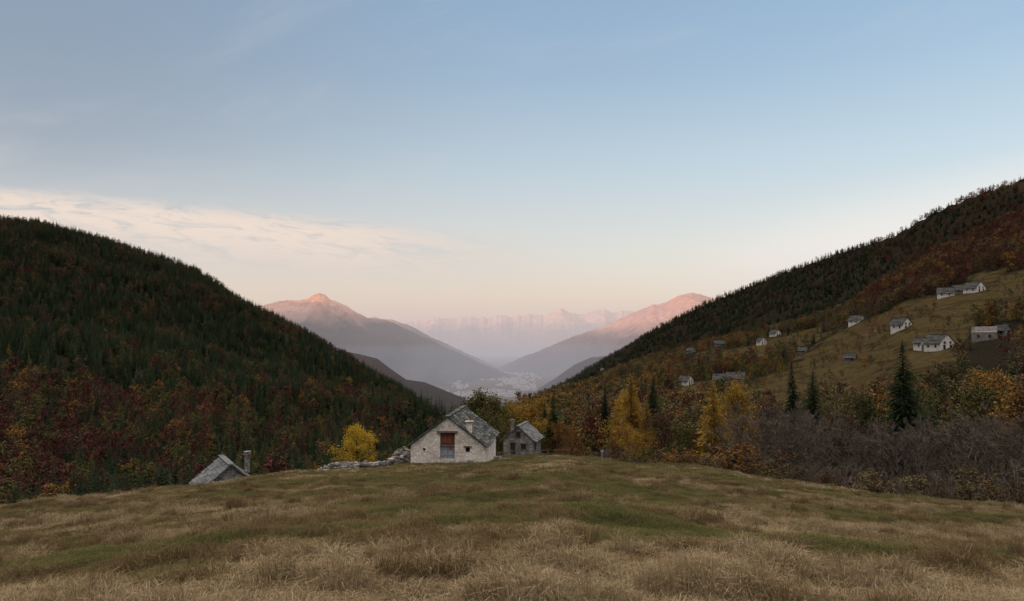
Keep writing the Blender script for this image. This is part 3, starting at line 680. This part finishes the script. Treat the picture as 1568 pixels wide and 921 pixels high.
# --- main barn
def barn():
    e=link(bpy.data.objects.new('stone_barn',None)); s,_=st(685,708); Y0=76.; x0=s*Y0
    zb=st(685,709)[1]*Y0; e.location=(x0,Y0,zb); e.rotation_euler=(0,0,-.085)
    W,Lb,hw,hr=8.2,11.0,1.95,5.0; t=.5
    def top(x): return hr-.05-(hr-hw)*abs(x)/(W/2)
    op=[(-.82,.82,.45,3.3),(2.0,2.5,1.2,1.75),(-2.75,-2.45,1.3,1.6)]
    xs=sorted(set([-W/2,0,W/2]+[o for q in op for o in q[:2]]))
    b=MB()
    for i in range(len(xs)-1):
        a,c=xs[i],xs[i+1]; mid=(a+c)/2; zs=-1.5
        for q in op:
            if q[0]<mid<q[1]:
                b.prism([(a,zs),(c,zs),(c,q[2]),(a,q[2])],0,t); zs=q[3]
        b.prism([(a,zs),(c,zs),(c,top(c)),(a,top(a))],0,t)
    b.obj('front_gable_wall',[m_wall],e)
    b=MB(); 
    for sg in(-1,1): b.box((sg*(W/2-.25),(Lb+t)/2,(hw-1.5)/2-.1),(.5,Lb-t,hw+1.3))
    b.prism([(-W/2,-1.5),(W/2,-1.5),(W/2,hw-.05),(0,hr-.05),(-W/2,hw-.05)],Lb,Lb+.5)
    b.obj('side_and_back_walls',[m_wall],e)
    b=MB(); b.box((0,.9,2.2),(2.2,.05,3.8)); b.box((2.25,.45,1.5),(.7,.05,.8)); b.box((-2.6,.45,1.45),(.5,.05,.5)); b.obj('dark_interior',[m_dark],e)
    b=MB()
    for i in range(10): b.box((-.74+i*.164,.16,2.62),(.155,.05,1.15),0)
    b.box((0,.12,2.2),(1.6,.06,.12),0); b.box((0,.12,2.95),(1.6,.06,.12),0)
    b.obj('loft_door',[m_wood],e)
    b=MB()
    for i in range(9): b.box((-.72+i*.18,.18,1.15),(.172,.05,1.35),0)
    b.box((0,.14,.8),(1.6,.05,.12)); b.box((0,.14,1.5),(1.6,.05,.12))
    b.obj('lower_door',[m_gwood],e)
    b=MB(); b.box((0,-.03,3.42),(2.3,.5,.2),0,.02); b.box((0,.08,1.93),(1.64,.3,.14),0,.01); b.box((2.25,-.0,1.84),(.9,.3,.14),0,.01)
    for sg in(-1,1): b.box((sg*.76,.08,2.6),(.1,.2,1.2))
    b.obj('lintel_beams',[m_beam],e)
    b=MB(); b.box((.35,.1,1.62),(.25,.06,.3),0,.03); b.obj('red_sign',[m_redcloth],e)
    b=MB()
    for i in range(9): b.box((.5+i*.28,-.55+random.uniform(-.1,.1),.12+random.uniform(-.1,.1)),(.35,.7,.4),0,.06)
    b.obj('stone_step',[m_rock],e)
    b=MB(); roof_slabs(b,W,Lb+.5,hw,hr,.3,.36,.55,.06,oy=.28); b.obj('slate_roof',[m_slate],e)
    b=MB()
    for sg in(-1,1):
        ee=Vector((sg*(W/2+.25),0,hw-.25*.73)); r=Vector((0,0,hr)); d=r-ee; n=Vector((sg*d.z,0,abs(d.x))).normalized()
        b.obb((ee+r)/2+Vector((0,(Lb+.5)/2,0))+n*.03,Vector((0,Lb/2+.42,0)),d/2,n*.03)
    b.obj('roof_deck',[m_beam],e)
    b=MB(); b.box((2.3,.75,hr-1.2),(.6,.6,1.3),0,.03); b.box((2.3,.75,hr-.5),(.85,.85,.09),0,.03); b.obj('chimney',[m_wall],e)
barn()
s,_=st(800,690); house('stone_cottage',s*116,116,-.25,5.0,6.0,2.6,4.7,m_grey,m_slatel,.4,.6,.06,.4,[(-.9,1.1,.8,1.9,'d'),(.9,1.5,.8,.8,'w'),(0,3.4,.7,.8,'w')],z=st(801,693)[1]*116,cx=-1.6)
s,_=st(346,720); zt=st(338,706)[1]*66
house('slate_roof_cottage',s*66,66,.55,4.8,5.0,2.2,4.2,m_grey,m_slatel,.36,.55,.05,.35,z=zt-4.2,cx=1.8)
# --- dry stone ruins
def rocks(name,path,n,w,hgt,size):
    b=MB(); P=[Vector(p) for p in path]
    L=[(P[i+1]-P[i]).length for i in range(len(P)-1)]; T=sum(L)
    for i in range(n):
        f=random.random()*T; k=0
        while k<len(L)-1 and f>L[k]: f-=L[k]; k+=1
        p=P[k].lerp(P[k+1],f/L[k]); hh=hgt[k]+(hgt[k+1]-hgt[k])*f/L[k]
        x=p.x+random.gauss(0,w); y=p.y+random.gauss(0,w); u=random.random()
        hh*=.6+.6*float(vn(np.array([x*.9]),np.array([y*.9]),5)[0])
        z=h1(x,y)+u*hh*max(0,1-abs(random.gauss(0,.25)))
        sz=size*random.uniform(.5,1.3)
        R=Matrix.Rotation(random.uniform(0,6.28),3,'Z')@Matrix.Rotation(random.uniform(-.4,.4),3,'X')
        a=R@Vector((sz*.6,0,0)); c=R@Vector((0,sz*.45,0)); nn=R@Vector((0,0,sz*random.uniform(.16,.3)))
        Q=[]
        for kk in (-1,1):
            for ii,jj in ((-1,-1),(1,-1),(1,1),(-1,1)):
                Q.append(Vector((x,y,z))+a*ii*random.uniform(.6,1)+c*jj*random.uniform(.6,1)+nn*kk*random.uniform(.7,1))
        b.hexa(Q)
    b.obj(name,[m_rock])
def w2(px,Y): s,_=st(px,710); return (s*Y,Y,0)
rocks('drystone_wall_ruin',[w2(488,78),w2(520,76),w2(560,77),w2(598,77)],650,.35,[.5,.9,.8,.9],.42)
rocks('drystone_wall_ruin',[w2(598,77),w2(606,79),w2(614,84),w2(618,88)],650,.3,[.9,1.5,1.9,2.2],.42)
rocks('drystone_wall_ruin',[w2(618,82),w2(630,80)],300,.3,[2.2,1.7],.42)
rocks('drystone_wall_ruin',[w2(760,84),w2(772,86)],120,.3,[.8,.5],.35)
rocks('loose_stones',[w2(470,74),w2(540,72)],30,1.2,[.05,.05],.35)
# --- fence and posts
def fence(name,pts,hp,rails,r=.05):
    b=MB(); prev=None
    for x,y in pts:
        z=h1(x,y); b.box((x,y,z+hp/2-.1),(r*2,r*2,hp+.2),0,.015)
        if prev:
            for k in rails:
                a=Vector((prev[0],prev[1],prev[2]+hp*k)); c=Vector((x,y,z+hp*k)); d=(c-a); n=Vector((0,0,1)); sd=d.cross(n).normalized()
                b.obb((a+c)/2+sd*.05,d/2,n*(.035 if r>.03 else .008),sd*(.02 if r>.03 else .006))
        prev=(x,y,z)
    b.obj(name,[m_beam])
def pl(px,Y): s,_=st(px,700); return (s*Y,Y)
fence('wooden_fence',[pl(762+i*11,97+i*.6) for i in range(11)],1.0,[.4,.85])
fence('wire_fence',[pl(880+i*44,92-i*4.2) for i in range(6)],1.1,[.5,.9],.028)
b=MB(); x,y=pl(922,80); z=h1(x,y); b.box((x,y,z+.75),(.08,.08,1.7)); b.box((x,y-.06,z+1.42),(.36,.03,.26)); b.obj('signpost',[m_gwood])
# --- valley town
def town():
    b=MB(); n=0; tries=0
    while n<620 and tries<9000:
        tries+=1; px=random.uniform(660,850); py=random.uniform(562,612)
        c=float(fbm(np.array([px/26.]),np.array([py/9.]),131,3)[0])+.5
        if abs(px-(755+(590-py)*.6))>60+abs(py-585)*.9 or c<.46: continue
        s,t=st(px,py); Y=-548/t; x=s*Y; w=random.uniform(11,24)*(.8+Y/14000); l=w*random.uniform(1,2); hh=random.uniform(7,14)
        a=random.uniform(0,3.14); ca,sa=math.cos(a),math.sin(a); base=len(b.v); z0=-551
        for (u,v,zz) in [(-w/2,-l/2,0),(w/2,-l/2,0),(w/2,l/2,0),(-w/2,l/2,0),(-w/2,-l/2,hh),(w/2,-l/2,hh),(w/2,l/2,hh),(-w/2,l/2,hh),(0,-l/2,hh+w*.35),(0,l/2,hh+w*.35)]:
            b.v.append((x+u*ca-v*sa,Y+u*sa+v*ca,z0+zz))
        for f,m in (((0,1,5,8,4),0),((2,3,7,9,6),0),((1,2,6,5),0),((3,0,4,7),0),((4,8,9,7),1),((5,6,9,8),1)):
            b.f.append(tuple(base+i for i in f)); b.m.append(m)
        n+=1
    b.obj('valley_town',[m_town,m_slatel])
town()
# ------------------------------------------------------------------ light, sky, camera
SUN_EL=math.radians(5.0); sv=Vector((-.85,-.52,0)).normalized()
vec=Vector((sv.x*math.cos(SUN_EL),sv.y*math.cos(SUN_EL),math.sin(SUN_EL)))
sl=bpy.data.lights.new('sun','SUN'); sl.energy=5.0; sl.angle=math.radians(.5); sl.color=(1,.54,.38)
so=link(bpy.data.objects.new('sun',sl)); so.rotation_euler=vec.to_track_quat('Z','Y').to_euler(); so.location=(0,0,500)
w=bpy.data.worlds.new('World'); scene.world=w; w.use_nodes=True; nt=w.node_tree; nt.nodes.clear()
try: w.cycles.sampling_method='NONE'
except Exception as ex: print(ex)
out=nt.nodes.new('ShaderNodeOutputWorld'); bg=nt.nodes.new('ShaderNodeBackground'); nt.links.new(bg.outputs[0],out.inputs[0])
sky=nt.nodes.new('ShaderNodeTexSky'); sky.sky_type='NISHITA'; sky.sun_disc=False; sky.sun_elevation=SUN_EL
sky.sun_rotation=math.atan2(sv.x,sv.y); sky.altitude=900; sky.air_density=1.; sky.dust_density=1.2; sky.ozone_density=1.5
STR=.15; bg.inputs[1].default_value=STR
tc=nt.nodes.new('ShaderNodeTexCoord'); sp=nt.nodes.new('ShaderNodeSeparateXYZ'); nt.links.new(tc.outputs['Generated'],sp.inputs[0])
X,Y,Z=sp.outputs
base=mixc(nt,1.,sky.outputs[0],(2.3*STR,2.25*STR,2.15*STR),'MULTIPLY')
grad=ramp(nt,Z,[(0,(.88,.62,.53)),(.06,(.88,.68,.58)),(.13,(.77,.71,.66)),(.24,(.56,.65,.71)),(.36,(.38,.51,.66)),(.55,(.28,.42,.62)),(1,(.3,.42,.6))])
c=mixc(nt,.66,base,grad)
Yc=math_(nt,'MAXIMUM',Y,.05); s_=math_(nt,'DIVIDE',X,Yc); t_=math_(nt,'DIVIDE',Z,Yc); fr=sstep(nt,Y,.05,.3)
# dusky veil toward the left
dk=math_(nt,'MULTIPLY',math_(nt,'MULTIPLY',sstep(nt,s_,.05,-.75),fr),sstep(nt,t_,.12,.34))
c=mixc(nt,math_(nt,'MULTIPLY',dk,.65),c,(.24,.30,.39))
# evening cloud streak low over the left ridge
b_=math_(nt,'SUBTRACT',math_(nt,'ADD',t_,math_(nt,'MULTIPLY',s_,.10)),.128)
cv=nt.nodes.new('ShaderNodeCombineXYZ'); nt.links.new(math_(nt,'MULTIPLY',s_,11.),cv.inputs[0]); nt.links.new(math_(nt,'MULTIPLY',b_,60.),cv.inputs[1])
cn=noise(nt,cv.outputs[0],1.,8,.68,.9)
up=sstep(nt,b_,.034,.004); dn=sstep(nt,b_,-.085,-.008); lf=sstep(nt,s_,.12,-.32)
mk_=math_(nt,'MULTIPLY',math_(nt,'MULTIPLY',up,dn),math_(nt,'MULTIPLY',lf,fr))
mk1=math_(nt,'MULTIPLY',mk_,sstep(nt,math_(nt,'ADD',cn,math_(nt,'MULTIPLY',mk_,.10)),.42,.64))
c=mixc(nt,math_(nt,'MULTIPLY',mk_,.4),c,(.48,.49,.52))
c=mixc(nt,math_(nt,'MULTIPLY',mk1,.92),c,(.90,.77,.66))
# pale glow above the right-hand ridge
b2=math_(nt,'SUBTRACT',t_,math_(nt,'MULTIPLY_ADD',s_,.235,.005))
cv2=nt.nodes.new('ShaderNodeCombineXYZ'); nt.links.new(math_(nt,'MULTIPLY',s_,3.),cv2.inputs[0]); nt.links.new(math_(nt,'MULTIPLY',b2,18.),cv2.inputs[1])
cn2=noise(nt,cv2.outputs[0],1.,5,.55,.4)
g2=math_(nt,'MULTIPLY',math_(nt,'MULTIPLY',sstep(nt,b2,.12,.0),sstep(nt,s_,.12,.5)),math_(nt,'MULTIPLY',fr,math_(nt,'MULTIPLY_ADD',cn2,.7,.5)))
c=mixc(nt,math_(nt,'MULTIPLY',g2,.85,clamp=True),c,(.94,.93,.90))
# faint high veil
cv3=nt.nodes.new('ShaderNodeCombineXYZ'); nt.links.new(math_(nt,'MULTIPLY',s_,2.2),cv3.inputs[0]); nt.links.new(math_(nt,'MULTIPLY',math_(nt,'SUBTRACT',t_,math_(nt,'MULTIPLY',s_,.25)),7.),cv3.inputs[1])
v3=math_(nt,'MULTIPLY',sstep(nt,noise(nt,cv3.outputs[0],1.,6,.6,.5),.5,.8),fr)
c=mixc(nt,math_(nt,'MULTIPLY',v3,.2),c,(.74,.73,.74))
# upper sky brightened out of view, added to light the ground
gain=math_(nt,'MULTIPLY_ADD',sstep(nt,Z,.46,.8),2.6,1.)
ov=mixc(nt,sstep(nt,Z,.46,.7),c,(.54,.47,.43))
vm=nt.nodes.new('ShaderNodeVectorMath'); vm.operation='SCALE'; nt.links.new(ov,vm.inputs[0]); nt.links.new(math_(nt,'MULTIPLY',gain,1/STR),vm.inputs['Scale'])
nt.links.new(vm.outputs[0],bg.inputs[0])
cam=bpy.data.cameras.new('camera'); co=link(bpy.data.objects.new('camera',cam)); cam.lens=36*FOC/1568; cam.sensor_width=36
co.location=(0,0,0); co.rotation_euler=(math.pi/2+PITCH,0,0); cam.clip_start=.1; cam.clip_end=80000
scene.camera=co
